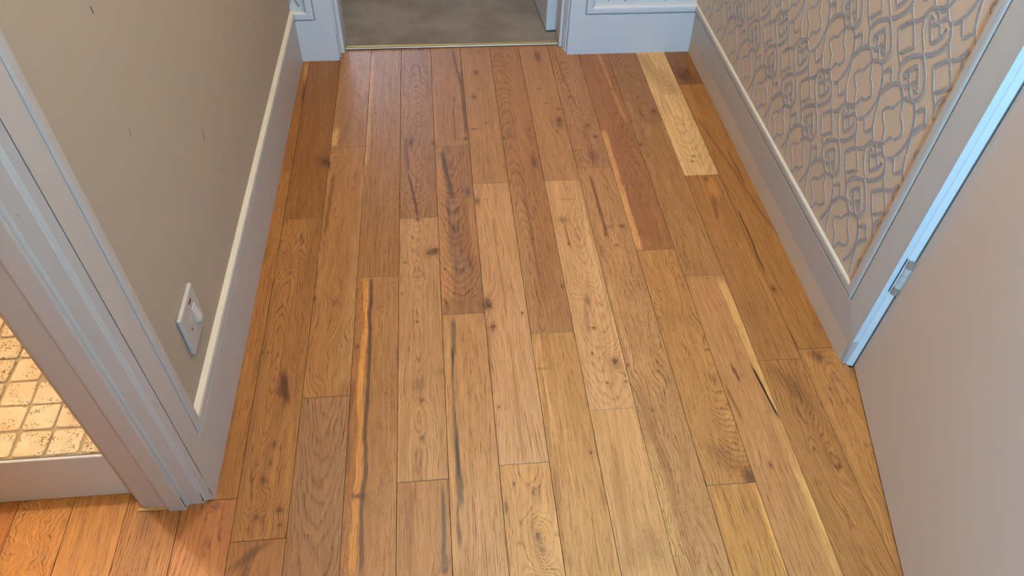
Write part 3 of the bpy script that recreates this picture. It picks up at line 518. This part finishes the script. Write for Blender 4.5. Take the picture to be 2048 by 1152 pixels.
# the board under the right-hand door, then the boards behind the camera
bm = bmesh.new(); box(bm, -.496, .6, -3.9, 3.9, -.17, 0.0, .004)
link('plank', bm, bpy.data.materials['oiled_oak_%d' % (len(PLANKS)-1)], FLOOR, loc=(13.5*U, 5.3*U, 0))
for r in range(-13, 14):
    for (ya, yb) in ((1.2, -6.4), (-6.4, -13.9)):
        if r < -5 and ya > 1: ya = 7.35
        bm = bmesh.new(); L = ya-yb
        box(bm, -0.496, 0.496, -L/2+.005, L/2-.005, -0.17, 0.0)
        link('plank', bm, bpy.data.materials['oiled_oak_%d' % ((r*7+int(ya)) % 40)], FLOOR, loc=((r-.5)*U, (ya+yb)/2*U, 0))

# ---------------------------------------------------------------- room shell
def xs_left(y): return -0.41+0.0115*(y-7.09)            # front of the left skirting
PROF = [(0, .18), (1.39, .18), (1.402, .165), (1.408, .09), (1.434, .09), (1.438, .17), (1.455, .192), (1.50, .20), (1.60, .198), (1.64, .19), (1.66, .175), (1.682, .118), (1.682, 0)]
PROF_L = PROF[:-2] + [(1.70, .068), (1.70, 0)]         # the left skirting has a wider sloped top
def sprof(a0, prof=None):
    prof = prof or PROF
    return [prof[0], (a0, .18)] + prof[1:]
def vprof(a0): return [(a0, .18)] + [p for p in PROF if p[0] > a0]
HEAD = 22.6
# left wall (a thick partition) and its trim
bm = bmesh.new()
prism(bm, [(xs_left(7.14)-.115, 7.14), (xs_left(23)-.115, 23.0), (-2.0, 23.0), (-2.0, 7.40)], -.17, CEIL)
struct('wall_left', bm, M_WALL, 'smooth mushroom painted wall on the left of the hallway')
bm = bmesh.new()
lw = lambda y, t: xs_left(y)-.18+t
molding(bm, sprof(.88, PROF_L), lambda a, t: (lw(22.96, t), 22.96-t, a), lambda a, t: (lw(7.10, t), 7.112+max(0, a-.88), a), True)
BL = struct('baseboard_left', bm, M_WOOD, 'painted skirting board along the left mushroom wall under the switch'); BL.data.materials.append(M_LAMPLIT_CREAM)
bm = bmesh.new()
molding(bm, vprof(.88), lambda a, t: (lw(7.1, t), 7.112+a-.88, a), lambda a, t: (lw(7.1, t), 7.112+a-.88, HEAD))
struct('trim_1', bm, M_WOOD, 'upright painted moulding at the near end of the left mushroom wall')
# architrave and lining of the left doorway
bm = bmesh.new()
prism(bm, [(-.416, 7.10), (-.55, 7.10), (-.575, 7.085), (-.588, 7.06), (-.61, 7.045), (-.85, 7.035), (-.876, 7.02), (-.884, 6.99), (-.884, 6.95), (-.895, 6.933), (-.92, 6.928),
           (-1.19, 6.928), (-1.215, 6.936), (-1.235, 6.96), (-1.25, 6.985), (-1.285, 7.0), (-1.69, 7.03), (-1.73, 7.05), (-1.92, 7.284), (-1.97, 7.335), (-2.02, 7.36), (-2.02, 8.3), (-1.2, 8.3), (-.59, 7.6), (-.59, 7.14), (-.43, 7.14)], 0.0, HEAD)
struct('trim_2', bm, M_WOOD2_LIT, 'stepped white architrave of the doorway to the tiled room')
bm = bmesh.new(); box(bm, -1.78, -1.24, 6.955, 7.02, 0.0, 0.045, 0.008)
struct('trim_3', bm, M_RAW, 'thin strip of bare wood under the foot of the left architrave')
# worn paint at the foot of the left architrave, scratches on the left wall
def mark(name, parent, x0, x1, y0, y1, z0, z1):
    bm = bmesh.new(); box(bm, x0, x1, y0, y1, z0, z1)
    link(name, bm, M_CHIP, parent)
T2 = bpy.data.objects['trim_2']
for q in ((-.8865, -.8815, 6.93, 6.945, .10, .48), (-.592, -.586, 7.05, 7.062, .16, .34), (-.60, -.575, 7.04, 7.05, .08, .17), (-.42, -.412, 7.094, 7.104, .18, .42), (-.584, -.578, 7.078, 7.088, .72, .84), (-.584, -.578, 7.078, 7.088, .95, 1.03)):
    mark('paint_chip', T2, *q)
WL = bpy.data.objects['wall_left']
def scratch(y0, z0, y1, z1, w):
    bm = bmesh.new(); xw = lambda y: xs_left(y)-.115
    vs = [bm.verts.new((x*U, y*U, z*U)) for x, y, z in ((xw(y0)+.002, y0-w, z0), (xw(y0)+.002, y0+w, z0), (xw(y1)+.002, y1+w, z1), (xw(y1)+.002, y1-w, z1))]
    top = [bm.verts.new(v.co+Vector((.003*U, 0, 0))) for v in vs]
    for k in range(4): bm.faces.new((vs[k], vs[(k+1) % 4], top[(k+1) % 4], top[k]))
    bm.faces.new(top); bm.faces.new(vs[::-1])
    link('scratch', bm, M_CHIP, WL)
scratch(12.714, 4.462, 12.638, 4.197, 0.008)
scratch(10.247, 8.182, 10.259, 8.067, 0.012)
scratch(9.909, 6.406, 9.866, 6.309, 0.006)

# tiled room
bm = bmesh.new(); box(bm, -10.0, -2.0, 7.352, 7.50, 0.012, 1.385, 0.012)
struct('trim_4', bm, M_WHITE_DAYLIT, 'white painted riser board below the cream stone tiles')
bm = bmesh.new(); box(bm, -10.0, -1.95, 7.40, 20.0, 0.9, 1.415)
TF = struct('floor_tiled', bm, M_GROUT, 'raised floor of small cream tumbled stone tiles in the room on the left')
tiles = []
for j in range(10):
    for i in range(14):
        rnd = random.Random(j*31+i)
        x1 = -2.41-0.58*(i-1)+rnd.uniform(-.012, .012); x0 = x1-.58
        y0 = 7.945+0.557*(j-1); y1 = y0+.557
        if x0 > -2.4: x1 = min(x1, -1.96)
        g = .021
        me_idx = (i*3+j*5) % 5
        bm = bmesh.new()
        pts = []
        hx, hy = (x1-x0)/2-g, (y1-y0)/2-g
        cr = .05
        for (sx, sy) in ((1, 1), (-1, 1), (-1, -1), (1, -1)):
            jx, jy = rnd.uniform(-.018, .012), rnd.uniform(-.018, .012)
            ax, ay = sx*(hx+jx), sy*(hy+jy)
            c3 = [(ax, ay-sy*cr), (ax-sx*.3*cr, ay-sy*.3*cr), (ax-sx*cr, ay)]
            pts += c3 if sx*sy > 0 else c3[::-1]
        top = [bm.verts.new((x*.955*U, y*.955*U, .032*U)) for x, y in pts]; mid = [bm.verts.new((x*U, y*U, .012*U)) for x, y in pts]
        bot = [bm.verts.new((x*U, y*U, -.07*U)) for x, y in pts]
        n = len(pts)
        for k in range(n):
            bm.faces.new((top[k], top[(k+1) % n], mid[(k+1) % n], mid[k])); bm.faces.new((mid[k], mid[(k+1) % n], bot[(k+1) % n], bot[k]))
        bm.faces.new(top)
        link('tile', bm, M_TILES[me_idx % len(M_TILES)], TF, loc=((x0+x1)/2*U, (y0+y1)/2*U, (1.425+rnd.uniform(-.01, .008))*U))
# walls of the tiled room and above its doorway
bm = bmesh.new()
box(bm, -14, -10.0, 7.15, 8.2, 0, CEIL); box(bm, -10.0, -2.0, 7.15, 8.2, HEAD, CEIL)
struct('wall_front_left', bm, M_WALL, 'wall around the doorway of the tiled room')
bm = bmesh.new()
box(bm, -10.4, -10.0, 8.2, 20, 0, CEIL); box(bm, -10.4, -2, 20, 20.4, 0, CEIL)
struct('wall_tiled_room', bm, M_CREAM, 'cream wall of the tiled room')
# right wall
XR = 13.05
rx = lambda a, t: XR-t-.05*min(a, 1.68)
bm = bmesh.new()
box(bm, 12.842, 14.2, 9.45, 24.0, 0, CEIL); box(bm, 12.842, 14.2, 0.2, 9.45, HEAD, CEIL); box(bm, 12.842, 14.2, -14, 0.2, 0, CEIL); box(bm, 14.2, 14.6, -1, 10, 0, CEIL)
WR = struct('wall_right', bm, M_PAPER, 'hallway wall hung with tan wallpaper with a silver geometric pattern')
bm = bmesh.new()
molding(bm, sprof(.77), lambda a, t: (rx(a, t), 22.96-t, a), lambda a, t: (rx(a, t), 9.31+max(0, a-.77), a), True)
BR = struct('baseboard_right', bm, M_WOOD, 'tall painted skirting board below the patterned wallpaper on the right'); BR.data.materials.append(M_LAMPLIT_CREAM)
bm = bmesh.new()
molding(bm, [(.77, 0)]+vprof(.77), lambda a, t: (rx(a, t), 9.31+a-.77, a), lambda a, t: (rx(9, t), 9.31+a-.77, HEAD))
bm.normal_update()
for f in bm.faces:
    if abs(f.normal.y) > .9 and abs(f.calc_center_median().y/U-9.31) < .02: f.material_index = 1  # edge facing the daylight gets the brightened white
t5 = struct('trim_5', bm, M_WOOD, 'upright painted architrave beside the open door on the right')
t5.data.materials.append(M_WHITE_DAYLIT)
bm = bmesh.new()
prism(bm, [(12.955, 9.30), (12.965, 9.275), (13.06, 9.215), (13.09, 9.23), (13.6, 9.34), (13.6, 9.9), (13.0, 9.9)], 0, HEAD)
struct('trim_6', bm, M_WHITE_DAYLIT, 'door lining edge between the architrave and the hinged door on the right')
# wallpaper pattern: raised glitter lines
TY, TZ = 1.352, 2.819
def ribbon(bm, pts, w, x):
    p = [Vector((0, a, b)) for a, b in pts]
    # resample with a Catmull-Rom curve so that the lines bend softly
    q = []
    for k in range(len(p)-1):
        p0, p1, p2, p3 = p[max(k-1, 0)], p[k], p[k+1], p[min(k+2, len(p)-1)]
        for s in (0, .5):
            q.append(0.5*((2*p1)+(-p0+p2)*s+(2*p0-5*p1+4*p2-p3)*s*s+(-p0+3*p1-3*p2+p3)*s**3))
    q.append(p[-1])
    prev = None
    for k in range(len(q)):
        d = q[min(k+1, len(q)-1)]-q[max(k-1, 0)]
        if d.length < 1e-6: continue
        nrm = Vector((0, -d.z, d.y)).normalized()*w*.60
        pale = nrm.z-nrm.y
        a = q[k]+nrm; b = q[k]-nrm
        ring = [bm.verts.new((x*U, a.y*U, a.z*U)), bm.verts.new(((x-.006)*U, q[k].y*U+(a.y-q[k].y)*.86*U, q[k].z*U+(a.z-q[k].z)*.86*U)),
                bm.verts.new(((x-.006)*U, q[k].y*U+(b.y-q[k].y)*.86*U, q[k].z*U+(b.z-q[k].z)*.86*U)), bm.verts.new((x*U, b.y*U, b.z*U))]
        if prev:
            for j in range(3):
                f = bm.faces.new((prev[j], prev[j+1], ring[j+1], ring[j]))
                f.material_index = 1 if (j == 0 and pale > 0) or (j == 2 and pale < 0) else 0  # only the flank turned to the light gets the painted highlight
                f.normal_update()
                if f.normal.x > 0: f.normal_flip()
        prev = ring
bm = bmesh.new()
for li, (pl, w) in enumerate(WALLPAPER):
    for iy in range(-2, 9):
        for iz in range(-2, 4):
            q = [(a+iy*TY, b+iz*TZ) for a, b in pl]
            cy = sum(a for a, b in q)/len(q); cz = sum(b for a, b in q)/len(q)
            if cz > 13.5: continue
            # clip to the papered field
            run = []
            for a, b in q+[(None, None)]:
                if a is not None and 10.25 < a < 22.8 and b > 1.69: run.append((a, b))
                else:
                    if len(run) > 1: ribbon(bm, run, w, 12.841-li*.0004)
                    run = []
wp = link('wallpaper_pattern', bm, M_GLITTER, WR, recalc=False); wp.data.materials.append(M_STROKE_GLINT)
wp['kind'] = 'stuff'; wp['label'] = 'raised silver glitter lines on the tan wallpaper'
# far wall
bm = bmesh.new()
box(bm, -.9, .96, 22.96, 24.1, 0, CEIL); box(bm, 8.66, 13.2, 22.96, 24.1, 0, CEIL); box(bm, .96, 8.66, 22.96, 24.1, HEAD, CEIL)
WF = struct('wall_far', bm, M_PAPER2, 'papered wall at the end of the hallway around the bedroom doorway')
bm = bmesh.new()
for li, (pl, w) in enumerate(WALLPAPER):
    for iy in range(-12, 2):
        for iz in (-1, 0, 1):
            for (lo, hi) in ((-.4, .05), (9.45, 12.9)):
                q = [(a+iy*TY, b+iz*TZ) for a, b in pl]; run = []
                for a, b in q+[(None, None)]:
                    if a is not None and lo < a < hi and 1.75 < b < 5: run.append((a, b))
                    else:
                        if len(run) > 1: ribbon(bm, run, w, -li*.0004)
                        run = []
for v in bm.verts: v.co = Vector((v.co.y, 22.958*U+v.co.x, v.co.z))
wp = link('wallpaper_pattern', bm, M_GLITTER, WF, recalc=False); wp.data.materials.append(M_STROKE_GLINT); wp['kind'] = 'stuff'
bm = bmesh.new()
molding(bm, sprof(.90), lambda a, t: (8.60+max(0, a-.90), 22.96-t, a), lambda a, t: (rx(a, t), 22.96-t, a))
struct('baseboard_far', bm, M_WOODFAR_LIT, 'scuffed white skirting board at the end wall right of the far doorway')
bm = bmesh.new()
molding(bm, vprof(.90), lambda a, t: (8.60+a-.90, 22.96-t, a), lambda a, t: (8.60+a-.90, 22.96-t, HEAD))
struct('trim_7', bm, M_WOODFAR_LIT, 'upright white architrave on the right of the far doorway')
bm = bmesh.new()
molding(bm, sprof(.83), lambda a, t: (.985-max(0, a-.83), 22.96-t, a), lambda a, t: (lw(22.9, 0)+t, 22.96-t, a))
struct('baseboard_far_left', bm, M_WOODFAR_LIT, 'short white skirting block left of the far doorway')
bm = bmesh.new()
molding(bm, vprof(.83), lambda a, t: (.985-(a-.83), 22.96-t, a), lambda a, t: (.985-(a-.83), 22.96-t, HEAD))
struct('trim_8', bm, M_WOODFAR_LIT, 'upright white architrave on the left of the far doorway')
bm = bmesh.new()
prism(bm, [(.9, 22.97), (.995, 22.97), (1.01, 22.985), (1.01, 23.24), (1.03, 23.27), (1.10, 23.27), (1.12, 23.29), (1.12, 24.15), (.9, 24.15)], 0, HEAD)
struct('trim_9', bm, M_WOODFAR_LIT, 'white door lining on the left side of the far doorway')
bm = bmesh.new()
prism(bm, [(8.7, 22.97), (8.55, 22.97), (8.535, 22.985), (8.535, 23.10), (8.50, 23.13), (8.50, 23.32), (8.485, 23.34), (8.41, 23.34), (8.40, 23.355), (8.40, 24.12), (8.7, 24.12)], 0, HEAD)
struct('trim_10', bm, M_WOODFAR_LIT, 'white door lining on the right side of the far doorway')
# bedroom beyond
bm = bmesh.new(); box(bm, -7, 16, 23.44, 52, -.6, -.02)
struct('floor_bedroom', bm, M_GAP, 'floor under the bedroom carpet')
bm = bmesh.new()
bmesh.ops.create_grid(bm, x_segments=90, y_segments=90, size=0.5)
for v in bm.verts:
    x, y = 1.13+(v.co.x+.5)*7.26, 23.52+(v.co.y+.5)*9
    if y > 24.2: x = -6.9+(v.co.x+.5)*22.8
    v.co = Vector((x*U, y*U, (.055+.012*math.sin(x*1.7+y*2.1)*math.sin(y*3.1))*U))
tag(link('carpet', bm, M_CARPET, smooth=True), 'short pile grey beige carpet in the bedroom beyond the far doorway', 'carpet')
bm = bmesh.new()
box(bm, -7.4, -7, 24, 52, 0, CEIL); box(bm, 16, 16.4, 24, 52, 0, CEIL); box(bm, -7.4, 16.4, 52, 52.4, 0, CEIL); box(bm, -7, -.9, 23.6, 24, 0, CEIL); box(bm, 13.2, 16, 23.6, 24, 0, CEIL)
struct('wall_bedroom', bm, M_WALL, 'pale walls of the bedroom beyond the far doorway')
bm = bmesh.new(); box(bm, -14, 16.4, -14.4, 52.4, CEIL, CEIL+.4)
struct('ceiling', bm, M_CEIL, 'white ceiling over the hallway')
bm = bmesh.new()
box(bm, -14.4, -14, -3, 8.2, 0, CEIL); box(bm, -14.4, 6.05, -6, -2.6, 0, CEIL); box(bm, 9.2, 13.0, -6, -2.6, 0, CEIL); box(bm, 6.05, 9.2, -6, -5.5, 0, CEIL); box(bm, -14.4, 14.6, -14.4, -14, 0, CEIL)  # return walls beside the window added to keep daylight off the left trim
struct('wall_landing_baffle', bm, M_WALL, 'unseen landing walls behind the viewer, shaped to hold back the daylight')

# ---------------------------------------------------------------- threshold strip
th = empty('threshold_strip', (4.76, 23.48, 0))
tag(th, 'brass carpet threshold bar across the far doorway', 'threshold strip')
def local_box(name, mat, parent, x0, x1, y0, y1, z0, z1, bev=0.0, seg=1):
    bm = bmesh.new(); box(bm, x0, x1, y0, y1, z0, z1, bev, seg)
    return link(name, bm, mat, parent)
local_box('bar', M_BRASS, th, -3.63, 3.63, -.015, .095, .0, .085, .02, 2)
local_box('lip', M_STEEL, th, -3.63, 3.63, -.045, -.013, .012, .05, .01)

# ---------------------------------------------------------------- far door leaf
fd = empty('door_1', (8.06, 24.22, 0), math.atan2(.16, 2.36))
fd['kind'] = 'structure'; fd['label'] = 'white door standing open into the carpeted bedroom'
local_box('leaf', M_WOODFAR_LIT, fd, 0, .40, 0, 8.0, .12, HEAD-.2, .012)
bm = bmesh.new()
for z in (2.6, 12, 20): box(bm, .38, .46, -.05, .05, z, z+1)
link('hinge', bm, M_STEEL, fd)

# ---------------------------------------------------------------- right door leaf, hinged at the lining
a = math.atan2(-.977, -.215)
rd = empty('door_2', (13.07, 9.18, 0), a)
rd['kind'] = 'structure'; rd['label'] = 'flush mushroom painted door standing ajar at the right front'
local_box('leaf', M_DOOR, rd, 0.0, 8.5, 0.0, .42, .05, HEAD-.2, .012)
hg = bmesh.new()
def knuckle(bm, x, y, z0, z1, r, n=14):
    for zc, zz in ((z0, z1),):
        lo = [bm.verts.new(((x+r*math.cos(2*math.pi*k/n))*U, (y+r*math.sin(2*math.pi*k/n))*U, z0*U)) for k in range(n)]
        hi = [bm.verts.new(((x+r*math.cos(2*math.pi*k/n))*U, (y+r*math.sin(2*math.pi*k/n))*U, z1*U)) for k in range(n)]
        for k in range(n): bm.faces.new((lo[k], lo[(k+1) % n], hi[(k+1) % n], hi[k]))
        bm.faces.new(lo[::-1]); bm.faces.new(hi)
hinge = empty('hinge', (0, 0, 0)); hinge.parent = rd
for k in range(5):
    bm = bmesh.new(); knuckle(bm, -.055, -.035, 2.40+.185*k, 2.575+.185*k, .078 if k % 2 else .083)
    link('knuckle', bm, M_STEEL if 0 < k < 4 else M_STEEL2, hinge, smooth=False)
local_box('hinge_plate', M_STEEL, hinge, -.11, -.045, -.045, .12, 2.38, 3.34)
local_box('hinge_recess_shade', M_DARK, hinge, -.14, -.078, -.142, -.118, 2.40, 3.32)  # dark box set proud of the lining, standing in for recess shade

# ---------------------------------------------------------------- switched spur on the left wall
sw = empty('fused_spur_switch', (lw(9.2, .065), 9.2, 2.81))
tag(sw, 'white square fused spur switch with red neon on the left wall above the skirting', 'switch')
bm = bmesh.new(); box(bm, 0, .085, -.468, .468, -.468, .468, .03, 3)
link('plate', bm, M_PLASTIC, sw)
local_box('neon', M_NEON, sw, .083, .092, .05, .20, .30, .345, .004)
rk = bmesh.new()
vs = [rk.verts.new((x*U, y*U, z*U)) for x, y, z in ((.08, .08, .17), (.08, .08, -.19), (.08, .25, .17), (.08, .25, -.19), (.095, .085, .16), (.15, .085, -.18), (.095, .245, .16), (.15, .245, -.18))]
for q in ((0, 1, 5, 4), (2, 6, 7, 3), (4, 5, 7, 6), (0, 4, 6, 2), (1, 3, 7, 5)): rk.faces.new([vs[k] for k in q])
link('rocker', rk, M_PLASTIC2, sw)
local_box('fuse_carrier', M_PLASTIC, sw, .083, .092, -.17, .01, -.16, .12, .004)
local_box('fuse_slot', M_DARK, sw, .0915, .0945, -.21, -.19, -.1, -.02)
for (y, z) in ((.37, -.03), (-.37, -.03)):
    bm = bmesh.new(); knuckle(bm, 0, 0, 0, .004, .038, 12)
    for v in bm.verts: v.co = Vector((v.co.z+.083*U, v.co.x+y*U, v.co.y+z*U))
    link('screw', bm, M_PLASTIC, sw)
